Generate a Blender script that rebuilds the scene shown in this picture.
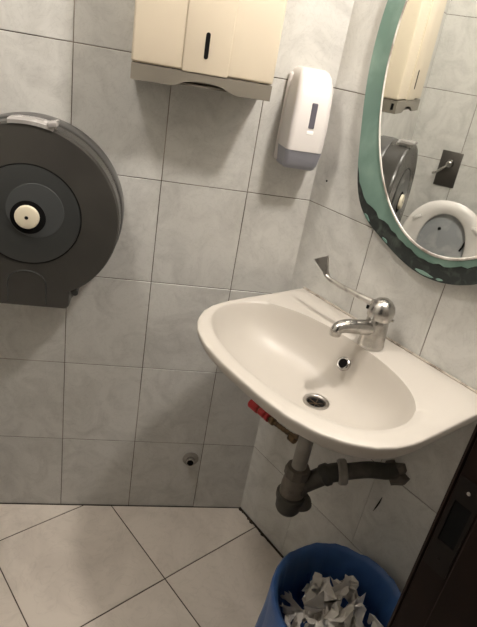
import bpy, bmesh, math, random
from mathutils import Vector, Matrix
random.seed(7)
scene = bpy.context.scene
for o in list(bpy.data.objects): bpy.data.objects.remove(o)
COL = scene.collection
pi = math.pi

# ------------------------------------------------------------------ camera
RR = [[0.9780175, -0.1303517, 0.1627581], [0.0863274, -0.4573918, -0.8850651], [0.1898139, 0.8796597, -0.4360843]]
CAM = Vector((-0.38827, -1.24181, 1.30628))
cd = bpy.data.cameras.new('camera'); cam = bpy.data.objects.new('camera', cd); COL.objects.link(cam)
cd.sensor_width = 36.0; cd.lens = 542.19 * 36.0 / 627.0; cd.clip_start = 0.02
M = Matrix.Identity(4)
for i in range(3):
    M[i][0] = RR[0][i]; M[i][1] = -RR[1][i]; M[i][2] = -RR[2][i]; M[i][3] = CAM[i]
cam.matrix_world = M
scene.camera = cam

# ------------------------------------------------------------------ world, exposure
w = bpy.data.worlds.new('world'); scene.world = w; w.use_nodes = True
w.node_tree.nodes['Background'].inputs[0].default_value = (1.0, 0.92, 0.82, 1)
w.node_tree.nodes['Background'].inputs[1].default_value = 0.01
vs = scene.view_settings
vs.view_transform = 'Standard'; vs.look = 'None'; vs.exposure = 0.0; vs.gamma = 1.0; vs.use_curve_mapping = False
FILL_STRENGTH = 92.0       # fill light added out of view on the ceiling
LAMP_STRENGTH = 400.0          # the glowing globe of the wall lamp above the mirror
LAMP_COLOR = (1.0, 0.93, 0.86)

# ------------------------------------------------------------------ frames
AL = 0.511697                                      # the washbasin wall leans away from the other by this angle
U = Vector((math.sin(AL), -math.cos(AL), 0)); N = Vector((-math.cos(AL), -math.sin(AL), 0)); Z = Vector((0, 0, 1))
def RWp(a, b, z): return U * a + N * b + Z * z      # along the basin wall, out of it, up
RM = Matrix.Identity(4)
for i in range(3):
    RM[i][0] = U[i]; RM[i][1] = N[i]; RM[i][2] = Z[i]
XL = -1.15                                         # left wall
UE = 0.732                                         # door wall
HC = 2.45                                          # ceiling
TH, TW = 0.252, 0.2

# ------------------------------------------------------------------ materials
MATS = {}
def mat(name, color, rough=0.5, metal=0.0, noise=None, bump=0.0, coat=0.0, emit=None, alpha=None, trans=0.0, world=True, spec=0.5):
    """noise = (scale, second colour, low, high [, detail])"""
    m = bpy.data.materials.new(name); m.use_nodes = True; nt = m.node_tree; b = nt.nodes['Principled BSDF']
    b.inputs['Base Color'].default_value = (*color, 1); b.inputs['Roughness'].default_value = rough; b.inputs['Metallic'].default_value = metal
    b.inputs['Coat Weight'].default_value = coat; b.inputs['Specular IOR Level'].default_value = spec
    b.inputs['Transmission Weight'].default_value = trans
    if emit: b.inputs['Emission Color'].default_value = (*emit[0], 1); b.inputs['Emission Strength'].default_value = emit[1]
    if noise:
        g = nt.nodes.new('ShaderNodeNewGeometry'); oi = nt.nodes.new('ShaderNodeObjectInfo')
        va = nt.nodes.new('ShaderNodeVectorMath'); va.operation = 'MULTIPLY_ADD'
        cx = nt.nodes.new('ShaderNodeCombineXYZ')
        for k in range(3): nt.links.new(oi.outputs['Random'], cx.inputs[k])
        va.inputs[1].default_value = (9, 17, 5)
        nt.links.new(cx.outputs[0], va.inputs[0]); nt.links.new(g.outputs['Position'], va.inputs[2])
        nz = nt.nodes.new('ShaderNodeTexNoise'); nz.inputs['Scale'].default_value = noise[0]; nz.inputs['Detail'].default_value = noise[4] if len(noise) > 4 else 5
        nz.inputs['Distortion'].default_value = 0.6
        nt.links.new(va.outputs[0], nz.inputs['Vector'])
        mr = nt.nodes.new('ShaderNodeMapRange'); mr.inputs[1].default_value = noise[2]; mr.inputs[2].default_value = noise[3]
        nt.links.new(nz.outputs['Fac'], mr.inputs[0])
        mx = nt.nodes.new('ShaderNodeMix'); mx.data_type = 'RGBA'
        mx.inputs[6].default_value = (*color, 1); mx.inputs[7].default_value = (*noise[1], 1)
        nt.links.new(mr.outputs[0], mx.inputs[0]); nt.links.new(mx.outputs[2], b.inputs['Base Color'])
        if bump:
            bp = nt.nodes.new('ShaderNodeBump'); bp.inputs['Strength'].default_value = bump; bp.inputs['Distance'].default_value = 0.002
            nt.links.new(nz.outputs['Fac'], bp.inputs['Height']); nt.links.new(bp.outputs[0], b.inputs['Normal'])
    MATS[name] = m; return m

def tile_mat(name, base, vein, rough, scale, amt):
    """glazed tile: soft cloudy mottling plus sparse thin veins, offset for each tile"""
    m = mat(name, base, rough); nt = m.node_tree; b = nt.nodes['Principled BSDF']
    g = nt.nodes.new('ShaderNodeNewGeometry'); oi = nt.nodes.new('ShaderNodeObjectInfo'); cx = nt.nodes.new('ShaderNodeCombineXYZ')
    for k in range(3): nt.links.new(oi.outputs['Random'], cx.inputs[k])
    va = nt.nodes.new('ShaderNodeVectorMath'); va.operation = 'MULTIPLY_ADD'; va.inputs[1].default_value = (13, 29, 7)
    nt.links.new(cx.outputs[0], va.inputs[0]); nt.links.new(g.outputs['Position'], va.inputs[2])
    n1 = nt.nodes.new('ShaderNodeTexNoise'); n1.inputs['Scale'].default_value = scale; n1.inputs['Detail'].default_value = 6; n1.inputs['Roughness'].default_value = .62; n1.inputs['Distortion'].default_value = 1.2
    n2 = nt.nodes.new('ShaderNodeTexNoise'); n2.inputs['Scale'].default_value = scale * 2.3; n2.inputs['Detail'].default_value = 4; n2.inputs['Distortion'].default_value = 2.5
    for q in (n1, n2): nt.links.new(va.outputs[0], q.inputs['Vector'])
    r1 = nt.nodes.new('ShaderNodeMapRange'); r1.inputs[1].default_value = .42; r1.inputs[2].default_value = .75; r1.inputs[4].default_value = amt
    nt.links.new(n1.outputs['Fac'], r1.inputs[0])
    ab = nt.nodes.new('ShaderNodeMath'); ab.operation = 'SUBTRACT'; ab.inputs[1].default_value = .5; nt.links.new(n2.outputs['Fac'], ab.inputs[0])
    a2 = nt.nodes.new('ShaderNodeMath'); a2.operation = 'ABSOLUTE'; nt.links.new(ab.outputs[0], a2.inputs[0])
    r2 = nt.nodes.new('ShaderNodeMapRange'); r2.inputs[1].default_value = 0; r2.inputs[2].default_value = .03; r2.inputs[3].default_value = amt * .35; r2.inputs[4].default_value = 0
    nt.links.new(a2.outputs[0], r2.inputs[0])
    ad = nt.nodes.new('ShaderNodeMath'); ad.operation = 'ADD'; nt.links.new(r1.outputs[0], ad.inputs[0]); nt.links.new(r2.outputs[0], ad.inputs[1])
    rv = nt.nodes.new('ShaderNodeMath'); rv.operation = 'MULTIPLY_ADD'; rv.inputs[1].default_value = .10; nt.links.new(oi.outputs['Random'], rv.inputs[0]); nt.links.new(ad.outputs[0], rv.inputs[2])
    mx = nt.nodes.new('ShaderNodeMix'); mx.data_type = 'RGBA'; mx.inputs[6].default_value = (*base, 1); mx.inputs[7].default_value = (*vein, 1)
    nt.links.new(rv.outputs[0], mx.inputs[0]); nt.links.new(mx.outputs[2], b.inputs['Base Color'])
    return m

M_WTILE = tile_mat('wall_tile_glaze', (.59, .582, .548), (.365, .358, .335), .36, 12, .6)
M_FTILE = tile_mat('floor_tile_glaze', (.66, .595, .52), (.44, .39, .335), .38, 5, .55)
M_GROUT = mat('wall_grout', (.10, .075, .055), .9, noise=(5, (.36, .31, .26), .50, .72))
M_FGROUT = mat('floor_grout', (.06, .045, .035), .95, noise=(8, (.14, .11, .09), .45, .7))
M_PLASTER = mat('plaster', (.30, .28, .255), .8, noise=(3, (.26, .245, .22), .4, .7))
M_CERAMIC = mat('sanitary_ceramic', (.52, .485, .435), .38, noise=(4, (.485, .45, .40), .4, .7))
M_CREAM = mat('cream_enamel', (.62, .545, .425), .42, noise=(5, (.59, .515, .40), .4, .7))
M_GREIGE = mat('greige_metal', (.17, .153, .123), .45, noise=(7, (.145, .13, .105), .4, .7))
M_BLACK = mat('black_hollow', (.006, .006, .006), .9, spec=.1)
M_SMOKE = mat('smoky_plastic', (.042, .040, .036), .26, noise=(6, (.054, .051, .045), .4, .7))
M_SMOKE4 = mat('smoky_plastic_case', (.075, .073, .070), .3)
M_SMOKE2 = mat('smoky_plastic_dark', (.040, .042, .041), .28)
M_SMOKE3 = mat('smoky_plastic_core', (.058, .062, .063), .38)
M_CLIP = mat('smoky_clear_clip', (.30, .285, .27), .15, noise=(30, (.50, .48, .46), .45, .6))
M_IVORY = mat('ivory_plastic', (.76, .69, .53), .4)
M_WPLAST = mat('white_plastic', (.68, .645, .62), .3, coat=.2)
M_GPLAST = mat('grey_plastic', (.28, .285, .33), .35)
M_WINDOW = mat('dark_sight_window', (.10, .095, .115), .2)
M_CHROME = mat('worn_chrome', (.50, .485, .46), .27, 1.0, noise=(35, (.30, .285, .26), .5, .75))
M_CHROME2 = mat('scratched_chrome', (.55, .53, .50), .30, 1.0, noise=(50, (.30, .28, .26), .45, .75))
M_MIRROR = mat('silvered_glass', (.90, .91, .88), .015, 1.0)
M_GREEN = mat('green_border', (.12, .205, .17), .35, noise=(9, (.20, .30, .25), .45, .66))
M_CORRODE = mat('corroded_backing', (.012, .016, .014), .8, noise=(40, (.05, .06, .05), .5, .7), bump=.6)
M_BEVEL = mat('pale_bevel', (.66, .63, .58), .3, noise=(16, (.26, .22, .19), .48, .62))
M_RUBBER = mat('corroded_trap', (.10, .085, .068), .65, noise=(22, (.19, .16, .13), .45, .7), bump=.6)
M_RUBBER2 = mat('dark_trap', (.035, .032, .025), .6, noise=(22, (.085, .075, .06), .45, .7), bump=.5)
M_PIPE = mat('grey_pipe', (.27, .25, .22), .5, noise=(20, (.18, .16, .14), .45, .7))
M_RED = mat('red_plastic', (.45, .03, .03), .4)
M_BRASS = mat('tarnished_brass', (.16, .10, .05), .45, .6, noise=(40, (.05, .035, .02), .45, .65))
M_WOOD = mat('dark_wood', (.009, .004, .0024), .6, noise=(14, (.016, .007, .004), .42, .7), spec=.15)
M_LOCK = mat('dark_bronze', (.008, .005, .0035), .6, spec=.2)
M_BAG = mat('blue_bag_plastic', (.030, .085, .24), .4, noise=(12, (.04, .11, .29), .4, .7))
M_BIN = mat('blue_bin_plastic', (.02, .06, .2), .45)
M_PAPER = mat('tissue_paper', (.78, .74, .68), .9, noise=(25, (.70, .66, .60), .4, .7))
M_DIRT = mat('dark_dirt', (.025, .018, .012), .95, noise=(30, (.06, .045, .03), .45, .7))
M_LID = mat('grey_lid_plastic', (.36, .38, .39), .4, noise=(14, (.50, .51, .51), .45, .65))
M_SEAT = mat('white_seat_plastic', (.80, .77, .73), .25)
M_PLATE = mat('dark_steel_plate', (.13, .12, .11), .3, .8)
M_FILL = mat('added_fill_glow', (1, 1, 1), .5, emit=(LAMP_COLOR, FILL_STRENGTH))
M_BULB = mat('glowing_globe', (1, 1, 1), .5, emit=(LAMP_COLOR, LAMP_STRENGTH))

# ------------------------------------------------------------------ object helpers
def link(o, parent=None):
    COL.objects.link(o)
    if parent: o.parent = parent
    return o
def tag(o, label, cat, group=None, kind=None):
    if label: o['label'] = label
    if cat: o['category'] = cat
    if group: o['group'] = group
    if kind: o['kind'] = kind
    return o
def empty(name, loc=(0, 0, 0), matrix=None):
    o = bpy.data.objects.new(name, None); o.empty_display_size = .05; COL.objects.link(o)
    if matrix is not None: o.matrix_world = matrix
    else: o.location = loc
    return o
def finish(name, bm, m, parent=None, smooth=None, matrix=None):
    """link a bmesh as one mesh object; smooth = auto-smooth angle in degrees"""
    bmesh.ops.remove_doubles(bm, verts=bm.verts, dist=1e-6)
    bmesh.ops.recalc_face_normals(bm, faces=bm.faces)
    if smooth is not None:
        for f in bm.faces: f.smooth = True
        a = math.radians(smooth)
        for e in bm.edges:
            if len(e.link_faces) == 2 and e.calc_face_angle(0) > a: e.smooth = False
    me = bpy.data.meshes.new(name); bm.to_mesh(me); bm.free(); me.materials.append(m)
    o = bpy.data.objects.new(name, me); link(o, parent)
    if matrix is not None: o.matrix_local = matrix
    return o
def box(bm, lo, hi, bevel=0.0, seg=2):
    t = bmesh.new()
    vs_ = [t.verts.new((x, y, z)) for x in (lo[0], hi[0]) for y in (lo[1], hi[1]) for z in (lo[2], hi[2])]
    for f in ((0, 1, 3, 2), (4, 6, 7, 5), (0, 4, 5, 1), (2, 3, 7, 6), (0, 2, 6, 4), (1, 5, 7, 3)): t.faces.new([vs_[i] for i in f])
    bmesh.ops.recalc_face_normals(t, faces=t.faces)
    if bevel: bmesh.ops.bevel(t, geom=list(t.edges), offset=bevel, segments=seg, profile=.5, affect='EDGES')
    tmp = bpy.data.meshes.new('t'); t.to_mesh(tmp); t.free(); bm.from_mesh(tmp); bpy.data.meshes.remove(tmp)
    return bm
def loft(bm, rings, close=True, cap0=True, cap1=True):
    vr = [[bm.verts.new(p) for p in r] for r in rings]; n = len(rings[0])
    for a, b in zip(vr, vr[1:]):
        for i in range(n if close else n - 1):
            j = (i + 1) % n; bm.faces.new((a[i], a[j], b[j], b[i]))
    if cap0: bm.faces.new(list(reversed(vr[0])))
    if cap1: bm.faces.new(vr[-1])
    return bm
def basis(d):
    d = Vector(d).normalized(); h = Vector((0, 0, 1)) if abs(d.z) < .9 else Vector((1, 0, 0))
    a = d.cross(h).normalized(); return a, d.cross(a).normalized(), d
def tube(bm, pts, rad, n=20, cap=True):
    """pts: 3D path; rad: one radius for each point"""
    pts = [Vector(p) for p in pts]
    if not hasattr(rad, '__len__'): rad = [rad] * len(pts)
    rings = []; a = b = None
    for i, p in enumerate(pts):
        d = (pts[min(i + 1, len(pts) - 1)] - pts[max(i - 1, 0)])
        d.normalize()
        if a is None: a, b, _ = basis(d)
        else: a = (a - d * a.dot(d)).normalized(); b = d.cross(a)
        rings.append([p + (a * math.cos(t) + b * math.sin(t)) * rad[i] for t in [2 * pi * k / n for k in range(n)]])
    return loft(bm, rings, cap0=cap, cap1=cap)
def lathe(bm, c, axis, prof, n=32, cap0=True, cap1=True):
    """prof: (distance along axis, radius)"""
    a, b, d = basis(axis); c = Vector(c)
    rings = [[c + d * h + (a * math.cos(t) + b * math.sin(t)) * r for t in [2 * pi * k / n for k in range(n)]] for h, r in prof]
    return loft(bm, rings, cap0=cap0, cap1=cap1)
def bez(p, k=10):
    p = [Vector(q) for q in p]; out = []
    for i in range(len(p) - 1):
        p0 = p[max(i - 1, 0)]; p1 = p[i]; p2 = p[i + 1]; p3 = p[min(i + 2, len(p) - 1)]
        for s in range(k):
            t = s / k
            out.append(.5 * ((2 * p1) + (p2 - p0) * t + (2 * p0 - 5 * p1 + 4 * p2 - p3) * t * t + (3 * p1 - p0 - 3 * p2 + p3) * t ** 3))
    out.append(p[-1]); return out

# ------------------------------------------------------------------ tiles
def clip(poly, a, b, c):
    """keep a*x + b*y <= c"""
    out = []
    for i in range(len(poly)):
        p, q = poly[i], poly[(i + 1) % len(poly)]
        dp, dq = a * p[0] + b * p[1] - c, a * q[0] + b * q[1] - c
        if dp <= 1e-9: out.append(p)
        if (dp < -1e-9 and dq > 1e-9) or (dp > 1e-9 and dq < -1e-9):
            t = dp / (dp - dq); out.append((p[0] + (q[0] - p[0]) * t, p[1] + (q[1] - p[1]) * t))
    return out
def area(p): return .5 * sum(p[i][0] * p[(i + 1) % len(p)][1] - p[(i + 1) % len(p)][0] * p[i][1] for i in range(len(p)))
def inset(poly, d):
    if area(poly) < 0: poly = poly[::-1]
    out = poly
    for i in range(len(poly)):
        p, q = poly[i], poly[(i + 1) % len(poly)]
        ex, ey = q[0] - p[0], q[1] - p[1]; l = math.hypot(ex, ey)
        if l < 1e-6: continue
        nx, ny = ey / l, -ex / l
        out = clip(out, nx, ny, nx * p[0] + ny * p[1] - d)
        if len(out) < 3: return []
    return out
CACHE = {}
def tile_mesh(poly, name, m, thick=.006, ch=.0007):
    key = (name, tuple((round(x, 4), round(y, 4)) for x, y in poly))
    if key in CACHE: return CACHE[key]
    top = inset(poly, ch)
    if len(top) != len(poly): return None
    bm = bmesh.new()
    if area(poly) < 0: poly = poly[::-1]
    # line the inset corners up with the outline's
    k = min(range(len(top)), key=lambda i: (top[i][0] - poly[0][0]) ** 2 + (top[i][1] - poly[0][1]) ** 2)
    top = top[k:] + top[:k]
    loft(bm, [[(x, y, -thick) for x, y in poly], [(x, y, -ch) for x, y in poly], [(x, y, 0) for x, y in top]])
    bmesh.ops.recalc_face_normals(bm, faces=bm.faces)
    me = bpy.data.meshes.new(name); bm.to_mesh(me); bm.free(); me.materials.append(m)
    CACHE[key] = me; return me
def place_tile(poly, name, m, frame, parent, gap):
    p = inset(poly, gap / 2)
    if len(p) < 3 or abs(area(p)) < 1e-4: return
    cx = sum(q[0] for q in p) / len(p); cy = sum(q[1] for q in p) / len(p)
    me = tile_mesh([(x - cx, y - cy) for x, y in p], name, m)
    if me is None: return
    o = bpy.data.objects.new(name, me); link(o, parent)
    j = Matrix.Rotation(random.uniform(-.0016, .0016), 4, 'X') @ Matrix.Rotation(random.uniform(-.0016, .0016), 4, 'Y')
    o.matrix_local = frame @ Matrix.Translation((cx, cy, random.uniform(-.0003, .0002))) @ j
def frame_of(o, ea, eb):
    ea, eb = Vector(ea), Vector(eb); en = ea.cross(eb); F = Matrix.Identity(4)
    for i in range(3): F[i][0], F[i][1], F[i][2], F[i][3] = ea[i], eb[i], en[i], Vector(o)[i]
    return F
def wall(name, origin, ea, length, lines, height=HC, gap=.0018, tiles=True, m=M_GROUT, low=None):
    """a wall whose tiled face passes through origin; ea x up points into the room"""
    F = frame_of(origin, ea, Z); bm = bmesh.new()
    box(bm, (0, 0, -.075), (length, height, -.0014)); bmesh.ops.transform(bm, matrix=F, verts=bm.verts)
    o = finish(name, bm, m); o['kind'] = 'structure'
    if tiles:
        zs = [0] + [TH * k for k in range(1, 20) if TH * k < height - .004] + [height]
        for r, (z0, z1) in enumerate(zip(zs, zs[1:])):
            xs = [-.004] + [x for x in sorted(lines) if .004 < x < length - .004] + [length + .004]
            for x0, x1 in zip(xs, xs[1:]):
                e = .0006 if low and r in low else 0      # tighter upright joints there
                place_tile([(x0 - e, z0), (x1 + e, z0), (x1 + e, z1), (x0 - e, z1)], 'wall_tile', M_WTILE, F, o, gap)
    return o
A0 = Vector((0, 0, 0)); B0 = U * UE
D0 = Vector((XL, (UE - XL * U.x) / U.y, 0)); E0 = Vector((XL, 0, 0))
# back wall runs from the left wall to the corner; its inner face looks towards -y
wall_back = wall('wall_back', E0, (1, 0, 0), -XL, [-XL - (.152 + .2 * k) for k in range(8)])
wall_right = wall('wall_right', A0, U, UE + .13, [.2012 + .1977 * k for k in range(8)], low=(0, 1))
wall_left = wall('wall_left', D0, (0, 1, 0), -D0.y, [-D0.y - .2 * k for k in range(1, 9)])

# ceiling and floor
outer = [Vector((.03, .06, 0)), U * 1.75 + N * -.05, U * 1.75 + N * 1.95, Vector((XL - .06, -2.55, 0)), Vector((XL - .06, .06, 0))]
bm = bmesh.new(); loft(bm, [[p + Z * HC for p in outer], [p + Z * (HC + .08) for p in outer]])
o = finish('ceiling', bm, M_PLASTER); o['kind'] = 'structure'
bm = bmesh.new()
loft(bm, [[p - Z * .08 for p in outer], [p - Z * .0012 for p in outer]])
floor = finish('floor', bm, M_FGROUT); floor['kind'] = 'structure'
ta = math.radians(122.374); FS = .34339; OA, OB = .25894, .34085
na = (math.cos(ta), math.sin(ta)); nb = (-math.sin(ta), math.cos(ta))
fpoly = [(p.x, p.y) for p in [Vector((0, 0, 0)), U * 1.7, U * 1.7 + N * 1.9, Vector((XL, -2.5, 0)), E0]]
if area(fpoly) < 0: fpoly = fpoly[::-1]
Ff = Matrix.Identity(4)
for i in range(-8, 9):
    for j in range(-8, 12):
        a0, a1, b0, b1 = OA + i * FS, OA + (i + 1) * FS, OB + j * FS, OB + (j + 1) * FS
        q = [(na[0] * a + nb[0] * b, na[1] * a + nb[1] * b) for a, b in ((a0, b0), (a1, b0), (a1, b1), (a0, b1))]
        for k in range(len(fpoly)):
            p0, p1 = fpoly[k], fpoly[(k + 1) % len(fpoly)]
            ex, ey = p1[0] - p0[0], p1[1] - p0[1]; l = math.hypot(ex, ey); nx, ny = ey / l, -ex / l
            q = clip(q, nx, ny, nx * p0[0] + ny * p0[1] - .0005)
            if len(q) < 3: break
        if len(q) >= 3: place_tile(q, 'floor_tile', M_FTILE, Ff, floor, .003)

# dark dirt-filled joint along the foot of the walls
bm = bmesh.new(); box(bm, (0, 0, 0), (.80, .005, .004)); 
rd_ = random.Random(5)
for a_, b_, q_ in ((.006, .006, .008), (.018, .004, .006), (.050, .009, .007), (.064, .006, .009), (.105, .005, .006), (.118, .007, .008), (.145, .004, .005)):
    bt = bmesh.new(); bmesh.ops.create_icosphere(bt, subdivisions=2, radius=q_)
    for v in bt.verts: v.co = Vector((v.co.x * rd_.uniform(.8, 1.5) + a_, abs(v.co.y) * rd_.uniform(.6, 1.1) + .002, max(0, v.co.z * .35)))
    tm = bpy.data.meshes.new('t'); bt.to_mesh(tm); bt.free(); bm.from_mesh(tm); bpy.data.meshes.remove(tm)
bmesh.ops.transform(bm, matrix=RM, verts=bm.verts)
o = finish('trim_1', bm, M_DIRT); o['kind'] = 'structure'; o['label'] = 'dark dirt-filled joint along the foot of the basin wall'
bm = bmesh.new(); box(bm, (XL, -.0025, 0), (0, 0, .002))
o = finish('trim_2', bm, M_DIRT); o['kind'] = 'structure'; o['label'] = 'thin dark joint along the foot of the back wall'

# door wall with its opening, dark timber frame
OPN0, OPN1, OPH = .50, 1.25, 2.05
dw = empty('wall_front'); dw['kind'] = 'structure'
def rbox(name, lo, hi, m, parent, bevel=0):
    bm = bmesh.new(); box(bm, lo, hi, bevel); bmesh.ops.transform(bm, matrix=RM, verts=bm.verts); return finish(name, bm, m, parent)
ND = D0.dot(N)
rbox('wall_section', (UE + .004, .002, 0), (UE + .13, OPN0 - .03, HC), M_PLASTER, dw)
rbox('wall_section', (UE + .004, OPN1 + .03, 0), (UE + .13, ND + .15, HC), M_PLASTER, dw)
rbox('wall_section', (UE + .004, OPN0 - .03, OPH + .03), (UE + .13, OPN1 + .03, HC), M_PLASTER, dw)
df = empty('door_1', B0 + N * OPN0); df['kind'] = 'structure'; df['label'] = 'dark brown wooden door frame at the lower right'
inv = Matrix.Translation(-(B0 + N * OPN0))
def fr(name, prof, z0, z1, m, parent=df, smooth=30):
    """prism of a (u, n) profile"""
    bm = bmesh.new(); loft(bm, [[RWp(a, b, z) - (B0 + N * OPN0) for a, b in prof] for z in (z0, z1)]); return finish(name, bm, m, parent, smooth)
# rebated jamb: rounded arris, rebate with the strike plate, then the raised stop
fr('jamb', [(.732, .465), (.732, .494), (.7335, .4985), (.7365, .5), (.7385, .4985), (.7395, .5), (.772, .5), (.772, .513), (.7735, .5145), (.866, .5145), (.868, .513), (.868, .465)], 0, OPH, M_WOOD, smooth=20)
fr('jamb', [(.732, OPN1 + .03), (.732, OPN1), (.772, OPN1), (.772, OPN1 - .013), (.868, OPN1 - .013), (.868, OPN1 + .03)], 0, OPH, M_WOOD)
bm = bmesh.new(); box(bm, (.732, .465, OPH), (.868, OPN1 + .03, OPH + .03)); bmesh.ops.transform(bm, matrix=inv @ RM, verts=bm.verts); finish('head', bm, M_WOOD, df)
# strike plate with its two slots and screws, lying in the rebate
sp = bmesh.new()
for lo, hi in (((.7405, .4995, .868), (.7445, .5012, .985)), ((.7625, .4995, .868), (.7665, .5012, .985)), ((.7445, .4995, .868), (.7625, .5012, .905)), ((.7445, .4995, .957), (.7625, .5012, .985))): box(sp, lo, hi)
bmesh.ops.transform(sp, matrix=inv @ RM, verts=sp.verts); plate = finish('strike_plate', sp, M_LOCK, df)
bm = bmesh.new(); box(bm, (.7445, .4992, .905), (.7625, .5002, .957)); bmesh.ops.transform(bm, matrix=inv @ RM, verts=bm.verts); finish('latch_hole', bm, M_BLACK, plate)
for z in (.972, .884):
    bm = bmesh.new(); lathe(bm, RWp(.7535, .5008, z) - (B0 + N * OPN0), N, [(0, .0022), (.0008, .0019), (.0011, .001)], 12); finish('screw', bm, M_CHROME2 if z > .95 else M_LOCK, plate, 30)

# small marks of the basin wall: crack and drill hole
bm = bmesh.new(); tube(bm, [RWp(.432, .0004, .438), RWp(.430, .0006, .420), RWp(.4265, .0006, .402), RWp(.423, .0004, .386)], [.0006, .0018, .0016, .0005], 8)
o = finish('crack', bm, M_BLACK, wall_right); o['label'] = 'short dark crack in the tile'
bm = bmesh.new(); lathe(bm, RWp(.040, -.001, 1.066), N, [(0, .0025), (.0015, .0025)], 10); finish('drill_hole', bm, M_BLACK, wall_right)

# ------------------------------------------------------------------ washbasin
CU, BZ = .312, .80
wb = empty('washbasin', RWp(CU, 0, BZ)); BO = wb.location.copy()
tag(wb, 'white ceramic wall-hung washbasin with a wide oval bowl, below the mirror', 'washbasin')
NB = 96
half = [(0, .405), (.06, .404), (.12, .397), (.172, .380), (.212, .353), (.240, .320), (.256, .284), (.263, .244), (.2635, .19), (.2635, .10), (.2635, .045), (.2635, .002), (.262, 0), (.20, 0), (.10, 0), (0, 0)]
outl = [(x, y) for x, y in half] + [(-x, y) for x, y in half[::-1][1:-1]]
CCN = .20
def ray_outline(t):
    dx, dy = math.cos(t), math.sin(t); best = 0
    for i in range(len(outl)):
        (x0, y0), (x1, y1) = outl[i], outl[(i + 1) % len(outl)]; y0 -= CCN; y1 -= CCN
        ex, ey = x1 - x0, y1 - y0; det = dx * ey - dy * ex
        if abs(det) < 1e-12: continue
        r = (x0 * ey - y0 * ex) / det; s = (x0 * dy - y0 * dx) / det
        if r > 0 and -1e-6 <= s <= 1 + 1e-6: best = max(best, r)
    return best
# angles packed so that the two back corners are hit exactly
corner = math.atan2(-CCN, .2635)
ang = sorted([2 * pi * k / NB - pi / 2 for k in range(NB) if min(abs(2 * pi * k / NB - pi / 2 - c) for c in (corner, pi - corner)) > .02] + [corner, pi - corner])
OUT = []
for t in ang:
    r = ray_outline(t); OUT.append((math.cos(t) * r, math.sin(t) * r + CCN))
def ring_out(s, z, shy=None):
    """outline scaled about a point on its axis; the back stays against the wall"""
    c = .0 if shy is None else shy
    return [RWp(CU + x * s, max(.0, c + (y - c) * s), z) - BO for x, y in OUT]
def ring_in(s, z, c=(-.017, .230), a=.237, b=.142, p=2.25, dz=0):
    r = []
    for t in ang:
        ct, st = math.cos(t), math.sin(t)
        k = (abs(ct / 1.0) ** p + abs(st) ** p) ** (-1 / p)
        # direction through ellipse parameter keeps rings aligned with the outline
        r.append(RWp(CU + c[0] + a * s * ct * k, c[1] + b * s * st * k, z) - BO)
    return r
def mixr(r1, r2, t): return [a.lerp(b, t) for a, b in zip(r1, r2)]
bm = bmesh.new()
rim_in = ring_in(1.0, .7985)
rim_out = ring_out(.988, .80, .2)
rings = [ring_out(.10, .645, .17), ring_out(.28, .652, .17), ring_out(.46, .668, .15), ring_out(.62, .688, .10), ring_out(.76, .710, .05), ring_out(.87, .738, .0), ring_out(.935, .757, .0), ring_out(.968, .770),
         ring_out(.988, .781), ring_out(.9985, .791), ring_out(.9995, .796), ring_out(.997, .7988, .1), rim_out]
rings += [mixr(rim_out, rim_in, t) for t in (.35, .7)]
rings += [rim_in]
D_C = (0.0, .178)
for s, z in ((.988, .7945), (.97, .786), (.94, .772), (.905, .758), (.86, .744), (.80, .729), (.72, .715), (.61, .703), (.48, .694), (.34, .6875), (.22, .683), (.125, .680)):
    q = 1 - s
    c = (-.017 + .017 * q, .230 + (D_C[1] - .230) * min(1, q * 1.12)); e = min(1, q * 1.1) ** 2
    rings.append(ring_in(s, z, c, .237 - (.237 - .18) * e, .142 + (.18 - .142) * e, 2.25 - .25 * e))
loft(bm, rings, cap0=False, cap1=False)
basin_body = finish('bowl', bm, M_CERAMIC, wb, 60)
# drain, overflow
bm = bmesh.new(); lathe(bm, RWp(CU, D_C[1], .680) - BO, Z, [(-.004, .0192), (.001, .0198), (.003, .0210), (.0042, .0235), (.0035, .0272), (-.001, .029), (-.03, .022)], 36, cap0=False, cap1=False)
drain = finish('drain', bm, M_CHROME2, wb, 40)
bm = bmesh.new(); lathe(bm, RWp(CU, D_C[1], .6755) - BO, Z, [(0, .0192), (.001, .0192)], 28); finish('drain_hollow', bm, M_BLACK, drain)
bm = bmesh.new()
for k in range(3):
    a = k * pi / 3; d = U * math.cos(a) + N * math.sin(a); c0 = RWp(CU, D_C[1], .6772) - BO; tube(bm, [c0 - d * .0188, c0 + d * .0188], .0006, 8)
finish('strainer_cross', bm, M_BRASS, drain)
od = (N * .80 + Z * .60).normalized(); oc = RWp(CU - .004, .1165, .757) - BO
bm = bmesh.new(); lathe(bm, oc - od * .004, od, [(0, .0145), (.0085, .0142), (.0095, .0125), (.0090, .0100), (.004, .0095)], 28, cap0=False, cap1=False); ov = finish('overflow_ring', bm, M_CHROME, wb, 40)
bm = bmesh.new(); lathe(bm, oc - od * .004, od, [(0, .0100), (.0082, .0100)], 24); finish('overflow_hole', bm, M_BLACK, ov)
# bead of sealant along the back
bm = bmesh.new(); tube(bm, [RWp(CU - .262, .003, .8005) - BO, RWp(CU, .0035, .801) - BO, RWp(CU + .262, .003, .8005) - BO], .003, 8)
finish('sealant', bm, mat('grimy_sealant', (.40, .36, .30), .7, noise=(30, (.16, .13, .10), .5, .65)), wb, 60)

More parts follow.
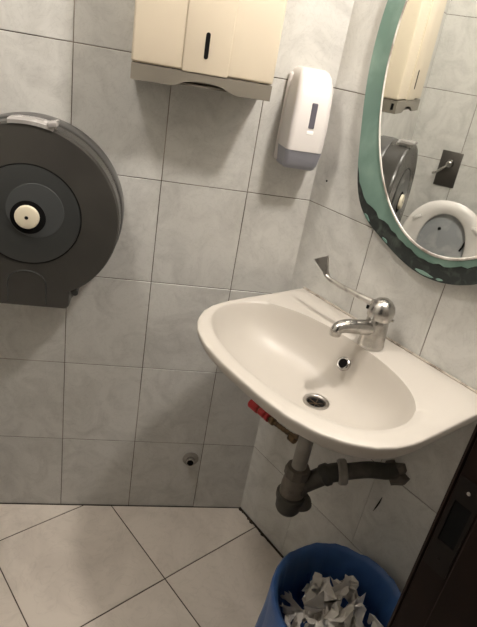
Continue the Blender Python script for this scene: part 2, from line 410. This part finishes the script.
# ------------------------------------------------------------------ faucet
FB = RWp(.321, .064, .8005); fa = empty('faucet', FB)
tag(fa, 'worn chrome mixer tap with a long elbow lever on the washbasin deck', 'faucet')
def L(a, b, z): return U * a + N * b + Z * z
bm = bmesh.new(); lathe(bm, (0, 0, 0), Z, [(0, .0275), (.004, .0278), (.007, .0268), (.030, .0252), (.052, .0235), (.062, .0225), (.066, .021)], 40); finish('body', bm, M_CHROME, fa, 40)
bm = bmesh.new()
sp_path = bez([L(-.002, .004, .038), L(-.007, .035, .044), L(-.013, .066, .049), L(-.018, .086, .049), L(-.020, .095, .045), L(-.0205, .098, .038)], 8)
tube(bm, sp_path, [.0185 - .0070 * (i / (len(sp_path) - 1)) ** .6 for i in range(len(sp_path))], 24); spout = finish('spout', bm, M_CHROME, fa, 50)
e = sp_path[-1]; bm = bmesh.new(); lathe(bm, e + Z * .003, -Z, [(0, .0118), (.009, .0118), (.010, .0105)], 24); aer = finish('aerator', bm, M_CHROME2, spout, 40)
bm = bmesh.new(); lathe(bm, e - Z * .0068, -Z, [(0, .009), (.0006, .009)], 20); finish('outlet', bm, M_BLACK, aer)
bm = bmesh.new(); ct = (Z * .98 + U * .06 + N * -.06).normalized()
lathe(bm, Z * .061, ct, [(0, .021), (.003, .0258), (.012, .0272), (.023, .0268), (.033, .0232), (.041, .016), (.0455, .007), (.0462, .0008)], 40); cap = finish('dome_cap', bm, M_CHROME, fa, 45)
bm = bmesh.new(); lp = bez([L(-.018, .010, .091), L(-.05, .013, .0905), L(-.10, .015, .0905), L(-.132, .016, .092), L(-.146, .0162, .096)], 8)
tube(bm, lp, [.0074 - .0020 * min(1, i / 16) for i in range(len(lp))], 16); lever = finish('lever', bm, M_CHROME2, fa, 50)
# flattened wedge-shaped paddle at the lever's end
bm = bmesh.new(); q0, q1, q2 = L(-.145, .016, .0955), L(-.190, .0165, .117), L(-.154, .016, .1385)
hw = (q2 - q1).normalized(); ax = ((q1 + q2) / 2 - q0); tn = ax.cross(hw).normalized(); rg = []
for t, tk in ((-.06, .0040), (.25, .0032), (.65, .0024), (1.0, .0018)):
    c = q0 + ax * t; w_ = (q2 - q1).length / 2 * max(.20, t) ** .9
    rg.append([c + hw * (w_ * a) + tn * (tk * b) for a, b in ((-1, -1), (1, -1), (1, 1), (-1, 1))])
loft(bm, rg); finish('paddle', bm, M_CHROME2, lever)
bm = bmesh.new(); lathe(bm, L(-.020, .012, .079), (-U * .85 + N * .5), [(0, .0042), (.0062, .0042), (.0066, .002)], 16); finish('grub_screw', bm, M_BLACK, cap)
bm = bmesh.new(); tube(bm, [L(.018, -.012, .066), L(.027, -.014, .066)], .0032, 12); finish('pull_knob', bm, M_CHROME, fa, 40)

# ------------------------------------------------------------------ trap and waste pipe
tr = empty('sink_trap', RWp(.312, .175, .40)); TO = tr.location.copy()
tag(tr, 'corroded dark bottle trap and waste pipe under the washbasin', 'drain pipe')
def T(a, b, z): return RWp(a, b, z) - TO
def Lt(name, c, prof, m, ax=Z, par=tr, n=28, sm=35): bm = bmesh.new(); lathe(bm, c, ax, prof, n); return finish(name, bm, m, par, sm)
Lt('flange', T(.312, .178, .612), [(0, .022), (.006, .029), (.012, .031), (.026, .031)], M_PIPE)
Lt('tailpiece', T(.312, .176, .50), [(0, .0168), (.115, .0168)], M_PIPE)
Lt('collar_nut', T(.312, .176, .478), [(0, .026), (.004, .029), (.020, .029), (.026, .026), (.028, .018)], M_RUBBER, n=10, sm=15)
Lt('trap_body', T(.312, .176, .418), [(0, .026), (.005, .0285), (.035, .0285), (.055, .026), (.062, .022)], M_RUBBER)
Lt('trap_cup', T(.312, .176, .372), [(0, .018), (.004, .025), (.012, .029), (.034, .031), (.044, .0345), (.054, .0345), (.057, .030)], M_RUBBER2)
bm = bmesh.new(); tube(bm, bez([T(.316, .170, .415), T(.330, .158, .410), T(.334, .154, .396)], 6), [.021] * 6 + [.022] * 6 + [.020], 20); finish('clean_out', bm, M_RUBBER2, tr, 50)
arm = bez([T(.318, .168, .448), T(.340, .142, .478), T(.358, .120, .500), T(.374, .098, .508)], 8)
bm = bmesh.new(); tube(bm, arm, [.021 + (.004 if i in (0, 1, 2, 12, 13, 14, 15) else 0) for i in range(len(arm))], 22); finish('outlet_arm', bm, M_RUBBER2, tr, 40)
a_dir = (T(.43, .03, .528) - arm[-1]).normalized()
Lt('coupling_ring', arm[-1] - a_dir * .012, [(0, .026), (.004, .029), (.016, .029), (.020, .026)], M_PIPE, a_dir)
bm = bmesh.new(); tube(bm, bez([arm[-1], T(.405, .055, .522), T(.432, .022, .526), T(.440, -.002, .526)], 6), .0185, 20); finish('wall_pipe', bm, M_RUBBER2, tr, 50)
bm = bmesh.new(); rg = []
for h, r0 in ((.0, .030), (.006, .028), (.012, .021)):
    rg.append([T(.444 + math.cos(k / 20 * 2 * pi) * r0 * (1 + .22 * math.sin(k * 2.3)), h, .522 + math.sin(k / 20 * 2 * pi) * r0 * (1 + .25 * math.sin(k * 1.7 + 1))) for k in range(20)])
loft(bm, rg); finish('crumbled_collar', bm, M_RUBBER, tr, 30)

# supply valve with its red handle and short braided hose
sv = empty('supply_valve', RWp(.045, 0, .47)); SO = sv.location.copy()
tag(sv, 'tarnished brass supply pipe with a red handle under the basin, near the corner', 'valve')
def S(a, b, z): return RWp(a, b, z) - SO
bm = bmesh.new(); tube(bm, [S(.072, -.002, .478), S(.072, .10, .479)], .008, 14); finish('wall_stub', bm, M_BRASS, sv, 40)
bm = bmesh.new(); tube(bm, [S(.058, .10, .478), S(.102, .10, .479)], [.0085, .0085], 14); finish('valve_body', bm, M_BRASS, sv, 40)
rd = (S(.10, .10, .479) - S(.06, .10, .478)).normalized()
for h0, rr, ln, nm, mm in ((-.006, .0135, .034, 'handle', M_RED), (.032, .0115, .022, 'collar', M_RED), (.058, .0120, .012, 'collar', M_RED), (.076, .0105, .012, 'hose_nut', M_BRASS), (.148, .0105, .020, 'hose_nut', M_BRASS)):
    bm = bmesh.new(); lathe(bm, S(.056, .10, .478) + rd * h0, rd, [(0, rr * .9), (.002, rr), (ln - .002, rr), (ln, rr * .9)], 12); finish(nm, bm, mm, sv, 20)
bm = bmesh.new(); hp = bez([S(.10, .10, .479), S(.16, .10, .482), S(.222, .10, .493), S(.252, .105, .53), S(.270, .12, .60), S(.285, .128, .638)], 10)
tube(bm, hp, [.0058 + .0010 * (i % 2) for i in range(len(hp))], 12); finish('hose', bm, M_BRASS, sv, 60)

# capped pipe end low on the back wall
pe = empty('pipe_stub', (-.184, 0, .196)); tag(pe, 'short chrome pipe stub with an open end low on the back wall', 'pipe')
bm = bmesh.new(); lathe(bm, (0, 0, 0), (0, -1, 0), [(0, .024), (.003, .0235), (.007, .012)], 28); finish('escutcheon', bm, M_PIPE, pe, 40)
pd = Vector((-.12, -1, .12)).normalized()
bm = bmesh.new(); lathe(bm, (0, 0, 0), pd, [(0, .0125), (.020, .0125), (.022, .0118), (.022, .0098), (.008, .0098)], 24, cap1=True); finish('pipe', bm, M_CHROME, pe, 40)
bm = bmesh.new(); lathe(bm, pd * .017, pd, [(0, .0098), (.0008, .0098)], 20); finish('hollow', bm, M_BLACK, pe)

# ------------------------------------------------------------------ mirror
TAU, YAW = math.radians(.7), math.radians(-2.2)
mn = (math.cos(TAU) * (math.cos(YAW) * N + math.sin(YAW) * U) - math.sin(TAU) * Z).normalized()
mu = (U - mn * U.dot(mn)).normalized(); mz = mn.cross(mu)
if mz.z < 0: mz = -mz
MP = RWp(.361, .0236, 1.3485)
mi = empty('mirror', MP); tag(mi, 'oval mirror with a peeling green border above the washbasin', 'mirror')
def MPT(a, b, h): return mu * a + mz * b + mn * h
NM = 128
def fo(t):
    x, z = .269 * math.cos(t), .3815 * math.sin(t)
    d = (t - math.radians(225) + pi) % (2 * pi) - pi
    s = 1 + .088 * math.exp(-(d / .28) ** 2); return x * s, z * s
def fi(t): return .2214 * math.cos(t), .3344 * math.sin(t)
tt = [2 * pi * k / NM for k in range(NM)]
rnd = random.Random(3)
def jag(t):
    """how far outwards the green paint still reaches, 0 inner edge .. 1 outer edge"""
    d = (t - math.radians(270) + pi) % (2 * pi) - pi
    a, b = math.radians(-54), math.radians(82)
    if d < a or d > b: return 1.0
    e = min((d - a) / .55, (b - d) / .35, 1.0)
    base = .37 - .06 * math.sin(d * 2 + 1)
    return 1 - (1 - base) * min(1, e * 1.0 + .08) + (rnd.random() - .5) * .12
bm = bmesh.new(); loft(bm, [[MPT(*fo(t), h) for t in tt] for h in (-.012, -.0012)]); finish('backing', bm, M_CORRODE, mi, 40)
bm = bmesh.new(); gi, go, gi2, go2 = [], [], [], []
for t in tt:
    k = jag(t); a = fi(t); b = fo(t); s = (.985 if k == 1 else k)
    q = (a[0] + (b[0] - a[0]) * s, a[1] + (b[1] - a[1]) * s)
    gi.append(MPT(*a, .0012)); go.append(MPT(*q, .0004)); gi2.append(MPT(*a, -.0014)); go2.append(MPT(*q, -.0014))
loft(bm, [gi2, gi, go, go2], cap0=False, cap1=False); finish('green_border', bm, M_GREEN, mi, 40)
for t0, dt, r0, r1 in ((4.05, .035, .90, .99), (4.28, .03, .86, .97), (4.70, .085, .80, .96), (4.84, .03, .84, .95)):
    bm = bmesh.new(); ps = []
    for k in range(11):
        a_ = k / 11 * 2 * pi; t = t0 + dt * math.cos(a_) * rnd.uniform(.7, 1.1); r = (r0 + r1) / 2 + (r1 - r0) / 2 * math.sin(a_) * rnd.uniform(.6, 1.1)
        a, b = fi(t), fo(t); ps.append((a[0] + (b[0] - a[0]) * r, a[1] + (b[1] - a[1]) * r))
    loft(bm, [[MPT(*p, h) for p in ps] for h in (-.0014, .0003)]); finish('paint_flake', bm, M_GREEN, mi)
bm = bmesh.new(); loft(bm, [[MPT(x * .999, z * .999, h) for x, z in map(fi, tt)] for h in (-.001, .0022)]); finish('glass', bm, M_MIRROR, mi, 30)
bm = bmesh.new(); rg = []
for r, h in ((.988, .0021), (.991, .0034), (1.0, .0037), (1.005, .0028), (1.006, .0)): rg.append([MPT(x * r, z * r, h) for x, z in map(fi, tt)])
loft(bm, rg, cap0=False, cap1=False); finish('bevelled_edge', bm, M_BEVEL, mi, 40)
for a, b in ((.0, .25), (0, -.25)):
    p = MPT(a, b, -.012); q = p - N * (MP + p).dot(N)
    bm = bmesh.new(); tube(bm, [p, q], .006, 10); finish('wall_fixing', bm, M_BRASS, mi)

# ------------------------------------------------------------------ paper towel dispenser
td = empty('towel_dispenser', (-.294, 0, 1.22)); tag(td, 'cream metal paper towel dispenser with a greige base high on the back wall', 'towel dispenser')
X0, X1, DP = -.139, .133, .12
def yz(bm, prof, x0, x1): loft(bm, [[(x, y, z) for y, z in prof] for x in (x0, x1)])
bm = bmesh.new(); box(bm, (X0, -DP, .030), (X1, 0, .40), .005, 3); tdb = finish('housing', bm, M_CREAM, td, 40)
bm = bmesh.new(); box(bm, (-.045, -DP - .0035, .0285), (.043, -DP + .004, .396), .003, 2); ctr = finish('front_strip', bm, M_CREAM, td, 40)
bm = bmesh.new(); sl = []
for k in range(24):
    a = 2 * pi * k / 24; sl.append((-.003 + .0042 * math.cos(a), .0775 + (.0185 if math.sin(a) > 0 else -.0185) + .0042 * math.sin(a)))
loft(bm, [[(x, y, z) for x, z in sl] for y in (-DP - .0042, -DP - .003)]); finish('level_slot', bm, M_BLACK, ctr)
# base tray with the scooped cut-out
bm = bmesh.new()
prof = [(X0 + .001, .0285), (X0 + .001, .0)] + [(-.062 + .0, .0), (-.048, .004)] + [(-.048 + .096 * k / 12, .004 + .010 * math.sin(pi * k / 12) ** .6) for k in range(1, 12)] + [(.048, .004), (.062, 0)] + [(X1 - .001, .0), (X1 - .001, .0285)]
loft(bm, [[(x, y, z) for x, z in prof] for y in (-DP - .001, -DP + .004)])
base = finish('base_tray', bm, M_GREIGE, td)
bm = bmesh.new(); box(bm, (X0 + .001, -DP + .004, 0), (X0 + .004, 0, .0285)); finish('side_plate', bm, M_GREIGE, base)
bm = bmesh.new(); box(bm, (X1 - .004, -DP + .004, 0), (X1 - .001, 0, .0285)); finish('side_plate', bm, M_GREIGE, base)
bm = bmesh.new(); box(bm, (X0 + .004, -DP + .004, .004), (X1 - .004, -.066, .008)); finish('bottom_plate', bm, M_GREIGE, base)
bm = bmesh.new(); box(bm, (X0 + .004, -.036, .004), (X1 - .004, -.001, .008)); finish('bottom_plate', bm, M_GREIGE, base)
bm = bmesh.new(); box(bm, (X1 - .0008, -DP + .006, .008), (X1 + .0004, -DP + .012, .022), .0005, 1); finish('hinge_pin', bm, M_BLACK, base)

# ------------------------------------------------------------------ soap dispenser
sd = empty('soap_dispenser', (-.060, 0, 1.088)); tag(sd, 'white plastic soap dispenser with a grey lower part on the back wall', 'soap dispenser')
def soap_ring(z, hw, d, r=.012, fx=.0):
    p = []; hf = hw - fx
    for cx, sx in ((hf - r, 1), (-(hf - r), -1)):
        for k in range(7):
            a = (pi / 2) * k / 6
            p.append((sx * (hf - r + r * (math.sin(pi / 2 - a) if sx > 0 else math.sin(a))), -(d - r + r * (math.sin(a) if sx > 0 else math.cos(a))), z))
    return [(hw, 0, z)] + [(hw - fx * .3, -(d - r) * .5, z)] + p + [(-hw + fx * .3, -(d - r) * .5, z)] + [(-hw, 0, z)]
prof = [(.042, .0455, .083), (.06, .046, .0845), (.09, .046, .085), (.12, .0455, .083), (.15, .0445, .079), (.174, .0428, .071), (.189, .0400, .061), (.198, .036, .048), (.203, .030, .034)]
bm = bmesh.new(); loft(bm, [soap_ring(z, hw, d, .013, .005) for z, hw, d in prof]); sb = finish('cover', bm, M_WPLAST, sd, 50)
bm = bmesh.new(); loft(bm, [soap_ring(z, hw, d, .011, .004) for z, hw, d in ((0, .037, .062), (.004, .040, .068), (.012, .042, .073), (.0415, .0448, .0815))]); finish('push_lever', bm, M_GPLAST, sd, 50)
bm = bmesh.new(); box(bm, (-.048, -.016, .006), (.048, 0, .190), .006, 2); finish('back_plate', bm, M_WPLAST, sd, 50)
bm = bmesh.new(); box(bm, (-.004, -.0868, .090), (.0085, -.080, .140), .0015, 1)
for v in bm.verts:
    if v.co.z > .115: v.co.y += .0035
finish('sight_window', bm, M_WINDOW, sb)
bm = bmesh.new(); box(bm, (-.005, -.0858, .078), (.0095, -.080, .085), .0008, 1); finish('maker_plate', bm, mat('glossy_white', (.95, .93, .9), .1), sb)

# ------------------------------------------------------------------ jumbo toilet roll dispenser
jd = empty('roll_dispenser', (-.622, 0, .922)); tag(jd, 'round smoky black jumbo toilet roll dispenser on the back wall', 'roll dispenser')
def keyhole(r, hw, zb, n=72, ox=0, rc=.014):
    """circle joined to a flat-bottomed foot"""
    pts = []; a0 = math.atan2(-math.sqrt(r * r - hw * hw), hw)
    a1 = pi - a0
    for k in range(n + 1):
        a = a0 + (2 * pi + (a1 - 2 * pi) - a0 + 0) * k / n if False else a0 + ((a1) - a0) * k / n
        pts.append((r * math.cos(a), r * math.sin(a)))
    for k in range(5):
        q = pi + (pi / 2) * k / 4; pts.append((-hw + rc + rc * math.cos(q), zb + rc + rc * math.sin(q)))
    for k in range(5):
        q = -pi / 2 + (pi / 2) * k / 4; pts.append((hw - rc + rc * math.cos(q), zb + rc + rc * math.sin(q)))
    return pts
def kring(r, hw, zb, y, rc=.012): return [(x, y, z) for x, z in keyhole(r, hw, zb, rc=rc)]
bm = bmesh.new(); loft(bm, [kring(.193, .092, -.212, 0), kring(.193, .092, -.212, -.040), kring(.191, .091, -.210, -.044)]); finish('back_case', bm, M_SMOKE4, jd, 40)
bm = bmesh.new()
loft(bm, [kring(.189, .090, -.208, -.044), kring(.189, .090, -.208, -.094), kring(.188, .0895, -.207, -.102), kring(.185, .088, -.205, -.1055), kring(.176, .083, -.199, -.1065)], cap0=False)
cover = finish('cover', bm, M_SMOKE, jd, 40)
bm = bmesh.new(); lathe(bm, (.004, -.104, .004), (0, -1, 0), [(0, .1075), (.0036, .107), (.0042, .1062), (.0036, .105)], 72, cap1=False); finish('groove_ring', bm, M_BLACK, cover, 40)
bm = bmesh.new(); lathe(bm, (.004, -.104, .004), (0, -1, 0), [(0, .105), (.004, .104), (.0048, .100), (.0052, .06)], 64); finish('centre_disc', bm, M_SMOKE2, cover, 40)
bm = bmesh.new(); lathe(bm, (.018, -.1085, .016), (0, -1, 0), [(0, .058), (.0012, .057), (.0016, .048)], 48); core = finish('roll_core', bm, M_SMOKE3, cover, 40)
bm = bmesh.new(); lathe(bm, (.004, -.109, .001), (0, -1, 0), [(0, .036), (.0022, .035), (.0026, .03)], 40); finish('hub_recess', bm, M_BLACK, cover, 40)
bm = bmesh.new(); lathe(bm, (.003, -.111, .003), (0, -1, 0), [(0, .0245), (.006, .0245), (.0085, .0232), (.0095, .0195)], 40); kn = finish('knob', bm, M_IVORY, jd, 40)
bm = bmesh.new(); lathe(bm, (.003, -.1204, .003), (0, -1, 0), [(0, .0038), (.0004, .0038)], 16); finish('keyhole', bm, M_BLACK, kn)
bm = bmesh.new(); ap = [Vector((-.04, -.1065, -.196))] + [Vector((.04 * -math.cos(pi * k / 14), -.1065, -.150 + .030 * math.sin(pi * k / 14))) for k in range(15)] + [Vector((.04, -.1065, -.196))]
tube(bm, ap, .0011, 8); finish('arched_window_seam', bm, M_SMOKE2, cover, 60)
bm = bmesh.new(); ca = []
for k in range(9):
    a = math.radians(74) + (math.radians(100) - math.radians(74)) * k / 8; ca.append(a)
rg = []
for r, y in ((.186, -.060), (.194, -.060), (.1955, -.064), (.1955, -.104), (.193, -.1085), (.186, -.1085)): rg.append([(r * math.cos(a), y, r * math.sin(a)) for a in ca])
loft(bm, rg, close=False, cap0=False, cap1=False)
for s in (0, -1):
    bm.faces.new([v for v in bm.verts if (v.co - Vector((math.cos(ca[s]) * math.hypot(v.co.x, v.co.z), v.co.y, math.sin(ca[s]) * math.hypot(v.co.x, v.co.z)))).length < 1e-5])
clipo = finish('lock_clip', bm, M_CLIP, jd, 40)
bm = bmesh.new(); aa = math.radians(75.5); 
box(bm, (-.009, -.112, -.004), (.009, -.07, .006), .002, 2); bmesh.ops.transform(bm, matrix=Matrix.Translation((.1965 * math.cos(aa), 0, .1965 * math.sin(aa))) @ Matrix.Rotation(-(pi / 2 - aa), 4, 'Y'), verts=bm.verts); finish('catch', bm, M_CLIP, clipo, 40)
bm = bmesh.new(); lathe(bm, (.100, -.066, -.168), (0, -1, 0), [(0, .008), (.030, .008), (.032, .006)], 20); finish('foot_lug', bm, M_SMOKE2, jd, 40)

# ------------------------------------------------------------------ waste bin, liner, crumpled paper
BC = RWp(.518, .186, 0)
wbin = empty('waste_bin', BC); tag(wbin, 'blue plastic waste bin standing under the washbasin', 'waste bin')
bm = bmesh.new(); lathe(bm, (0, 0, 0), Z, [(.004, .108), (.0, .112), (.006, .116), (.27, .138), (.285, .141), (.288, .1385), (.285, .136), (.01, .113), (.008, .10)], 48); finish('body', bm, M_BIN, wbin, 40)
bm = bmesh.new(); lathe(bm, (0, 0, .268), Z, [(0, .1385), (.003, .1425), (.009, .1425), (.012, .141)], 48, cap0=False, cap1=False); finish('rim_band', bm, M_BIN, wbin, 40)
bm = bmesh.new(); r3 = random.Random(11); NL = 120; rg = []
ph = [r3.uniform(0, 6.28) for _ in range(8)]
def rip(t, amp): return amp * (math.sin(7 * t + ph[0]) + .8 * math.sin(13 * t + ph[1]) + .6 * math.sin(23 * t + ph[2]) + .45 * math.sin(37 * t + ph[3])) / 2
for r, z, amp, az in ((.156, .115, .0055, .014), (.153, .150, .0045, .0), (.150, .20, .0032, 0), (.149, .245, .002, 0), (.1495, .282, .0012, .001), (.1485, .294, .0010, .0025), (.1445, .299, .0010, .003), (.1395, .2965, .001, .003), (.1335, .288, .0012, .001), (.131, .255, .0018, 0), (.128, .215, .003, 0), (.122, .16, .004, 0), (.10, .10, .006, 0)):
    rg.append([(math.cos(t) * (r + rip(t, amp)), math.sin(t) * (r + rip(t, amp)), z + rip(t * 1.0 + 2, az)) for t in [2 * pi * k / NL for k in range(NL)]])
loft(bm, rg, cap0=False, cap1=True)
ln = finish('bin_liner', bm, M_BAG, None, 50); ln.location = BC; ln.scale = (1, 1, 1.04); wbin.scale = (1, 1, 1.03); tag(ln, 'blue plastic bag lining the waste bin and folded over its rim', 'bin liner')
def paper(name, size, seed, loc, rot):
    r = random.Random(seed); n = 11; bm = bmesh.new(); P = []
    asp = r.uniform(.75, 1.2)
    for i in range(n):
        for j in range(n): P.append(Vector(((i / (n - 1) - .5) * size, (j / (n - 1) - .5) * size * asp, 0)))
    # a torn, uneven outline, then folds about random lines
    for k, p in enumerate(P):
        i, j = divmod(k, n)
        if i in (0, n - 1) or j in (0, n - 1): p *= r.uniform(.84, 1.06)
    for _ in range(6):
        a = r.uniform(0, pi); d = Vector((math.cos(a), math.sin(a), r.uniform(-.3, .3))).normalized(); nn_ = d.cross(Vector((0, 0, 1))).normalized()
        c = Vector((r.uniform(-.28, .28) * size, r.uniform(-.28, .28) * size, 0)); an = r.choice((-1, 1)) * r.uniform(.6, 1.7)
        for k, p in enumerate(P):
            s = (p - c).dot(nn_)
            if s > 0: P[k] = c + Matrix.Rotation(an * min(1, s / (size * .06)), 3, d) @ (p - c)
    cen = sum(P, Vector()) / len(P)
    P = [p - cen + Vector((r.gauss(0, 1), r.gauss(0, 1), r.gauss(0, 1))) * size * .010 for p in P]
    m_ = max(p.length for p in P); k_ = size * .52 / m_
    V = [bm.verts.new(p * k_) for p in P]
    for i in range(n - 1):
        for j in range(n - 1): bm.faces.new((V[i * n + j], V[(i + 1) * n + j], V[(i + 1) * n + j + 1], V[i * n + j + 1]))
    bmesh.ops.solidify(bm, geom=list(bm.faces), thickness=.0008)
    o = finish(name, bm, M_PAPER, None, 30); o.location = loc; o.rotation_euler = rot; return o
r4 = random.Random(21); k = 0
for ring, cnt, z in ((.0, 1, .275), (.045, 5, .262), (.088, 12, .240), (.03, 4, .20)):
    for i in range(cnt):
        a = 2 * pi * i / cnt + r4.uniform(-.3, .3); s = r4.uniform(.10, .125) if ring < .07 else r4.uniform(.078, .098)
        o = paper('crumpled_paper', s, 100 + k, BC + Vector((math.cos(a) * ring, math.sin(a) * ring, z + r4.uniform(-.012, .012))), (r4.uniform(0, 6), r4.uniform(0, 6), r4.uniform(0, 6)))
        if ring == 0: tag(o, 'crumpled white paper towel topmost in the middle of the bin', 'paper towel')
        elif z > .25: tag(o, 'large crumpled white paper towel heaped around the middle of the bin', 'paper towel', 'large paper towels heaped in the bin')
        elif z > .22: tag(o, 'small crumpled white paper towel against the inside of the blue bag', 'paper towel', 'small paper towels along the bag edge')
        else: tag(o, 'crumpled white paper towel half hidden low in the heap in the bin', 'paper towel', 'paper towels low in the heap')
        k += 1

# ------------------------------------------------------------------ toilet by the left wall (seen in the mirror)
TY = -.235
to = empty('toilet', (XL, TY, 0)); tag(to, 'white toilet with raised seat, seen in the mirror', 'toilet')
def egg(cx, lx0, lx1, hw, z, n=40):
    """x from lx0 (wall side) to lx1 (front)"""
    out = []; xm = lx0 + (lx1 - lx0) * .45
    for k in range(n):
        a = 2 * pi * k / n; c, s = math.cos(a), math.sin(a); out.append((xm + (lx1 - xm if c > 0 else xm - lx0) * c, s * hw, z))
    return out
bm = bmesh.new()
loft(bm, [egg(0, .10, .34, .10, 0), egg(0, .10, .34, .10, .03), egg(0, .11, .32, .085, .12), egg(0, .08, .38, .13, .26), egg(0, .03, .44, .168, .36), egg(0, .02, .45, .175, .395), egg(0, .025, .445, .172, .402), egg(0, .06, .40, .13, .402), egg(0, .08, .38, .115, .36), egg(0, .12, .33, .07, .25), egg(0, .16, .28, .04, .20)])
finish('bowl', bm, M_CERAMIC, to, 50)
# raised seat: an open-centred ring leaning back against the wall
def sring(x, hw, z0, z1, n=48, pw=2.2):
    zc = z0 + (z1 - z0) * .5; out = []
    for k in range(n):
        a = 2 * pi * k / n; c, s = math.cos(a), math.sin(a); q = (abs(c) ** pw + abs(s) ** pw) ** (-1 / pw)
        out.append((x, hw * c * q, zc + (z1 - z0) * .5 * s * q))
    return out
bm = bmesh.new()
rr_ = [sring(.052, .172, .430, .872), sring(.062, .174, .428, .874), sring(.070, .168, .434, .867), sring(.074, .154, .45, .852), sring(.072, .104, .495, .826), sring(.066, .098, .50, .821), sring(.052, .096, .50, .821)]
loft(bm, rr_ + [rr_[0]], cap0=False, cap1=False); seat = finish('seat', bm, M_SEAT, to, 50)
for s in (-1, 1):
    bm = bmesh.new(); box(bm, (.070, -.018, -.007), (.082, .018, .007), .003, 2); bmesh.ops.transform(bm, matrix=Matrix.Translation((0, s * .116, .786)) @ Matrix.Rotation(-s * .6, 4, 'X'), verts=bm.verts); finish('bumper', bm, M_SEAT, seat, 40)
bm = bmesh.new(); loft(bm, [sring(.028, .166, .430, .866), sring(.040, .168, .428, .868), sring(.043, .160, .436, .860)]); lid = finish('lid', bm, M_LID, to, 40); lid['label'] = 'grey raised lid behind the seat ring'
bm = bmesh.new(); lathe(bm, (.042, .022, .752), (1, 0, 0), [(0, .007), (.006, .006), (.007, .003)], 16); finish('lid_bumper', bm, M_BLACK, lid)
bm = bmesh.new(); tube(bm, [(.050, -.094, .735), (.050, -.080, .685)], .004, 10); finish('hinge_strap', bm, M_BLACK, lid)
for s in (-.07, .07):
    bm = bmesh.new(); lathe(bm, (.045, s - .02, .416), (0, 1, 0), [(0, .011), (.04, .011)], 16); finish('hinge', bm, M_SEAT, to, 40)
# flush valve plate
fv = empty('flush_valve', (XL, -.171, .981)); tag(fv, 'dark flush plate with a chrome lever, seen in the mirror', 'flush valve')
bm = bmesh.new(); box(bm, (0, -.040, -.069), (.006, .040, .069), .002, 2); finish('plate', bm, M_PLATE, fv, 40)
bm = bmesh.new(); lathe(bm, (.006, 0, .022), (1, 0, 0), [(0, .016), (.012, .014), (.018, .012), (.03, .012), (.033, .009)], 24); vb = finish('boss', bm, M_CHROME, fv, 40)
bm = bmesh.new(); tube(bm, bez([(.032, 0, .022), (.036, .015, .008), (.038, .035, -.012), (.038, .052, -.022)], 6), .005, 12); finish('lever', bm, M_CHROME, fv, 50)

# ------------------------------------------------------------------ wall lamp above the mirror (the room's light)
la = empty('wall_lamp', RWp(.548, 0, 1.94)); tag(la, 'round glowing wall lamp above the mirror', 'lamp')
bm = bmesh.new(); lathe(bm, (0, 0, 0), N, [(0, .05), (.012, .05), (.018, .044)], 32); finish('backplate', bm, M_CHROME2, la, 40)
bm = bmesh.new(); tube(bm, [N * .012, N * .172], .010, 14); finish('arm', bm, M_CHROME2, la, 40)
bm = bmesh.new(); bmesh.ops.create_icosphere(bm, subdivisions=3, radius=.05); bmesh.ops.translate(bm, verts=bm.verts, vec=N * .21); finish('globe', bm, M_BULB, la, 60)

# unseen fill light added at the ceiling to brighten walls and floor
cl = empty('added_ceiling_fill', (-.82, -.52, HC)); tag(cl, 'round fill light added out of view on the ceiling', 'lamp')
bm = bmesh.new(); lathe(bm, (0, 0, 0), -Z, [(0, .13), (.018, .13), (.024, .122)], 40); finish('base', bm, M_CHROME2, cl, 40)
bm = bmesh.new(); lathe(bm, (0, 0, -.024), -Z, [(0, .115), (.02, .112), (.04, .098), (.054, .07), (.061, .035), (.063, .004)], 28); finish('dome', bm, M_FILL, cl, 60)
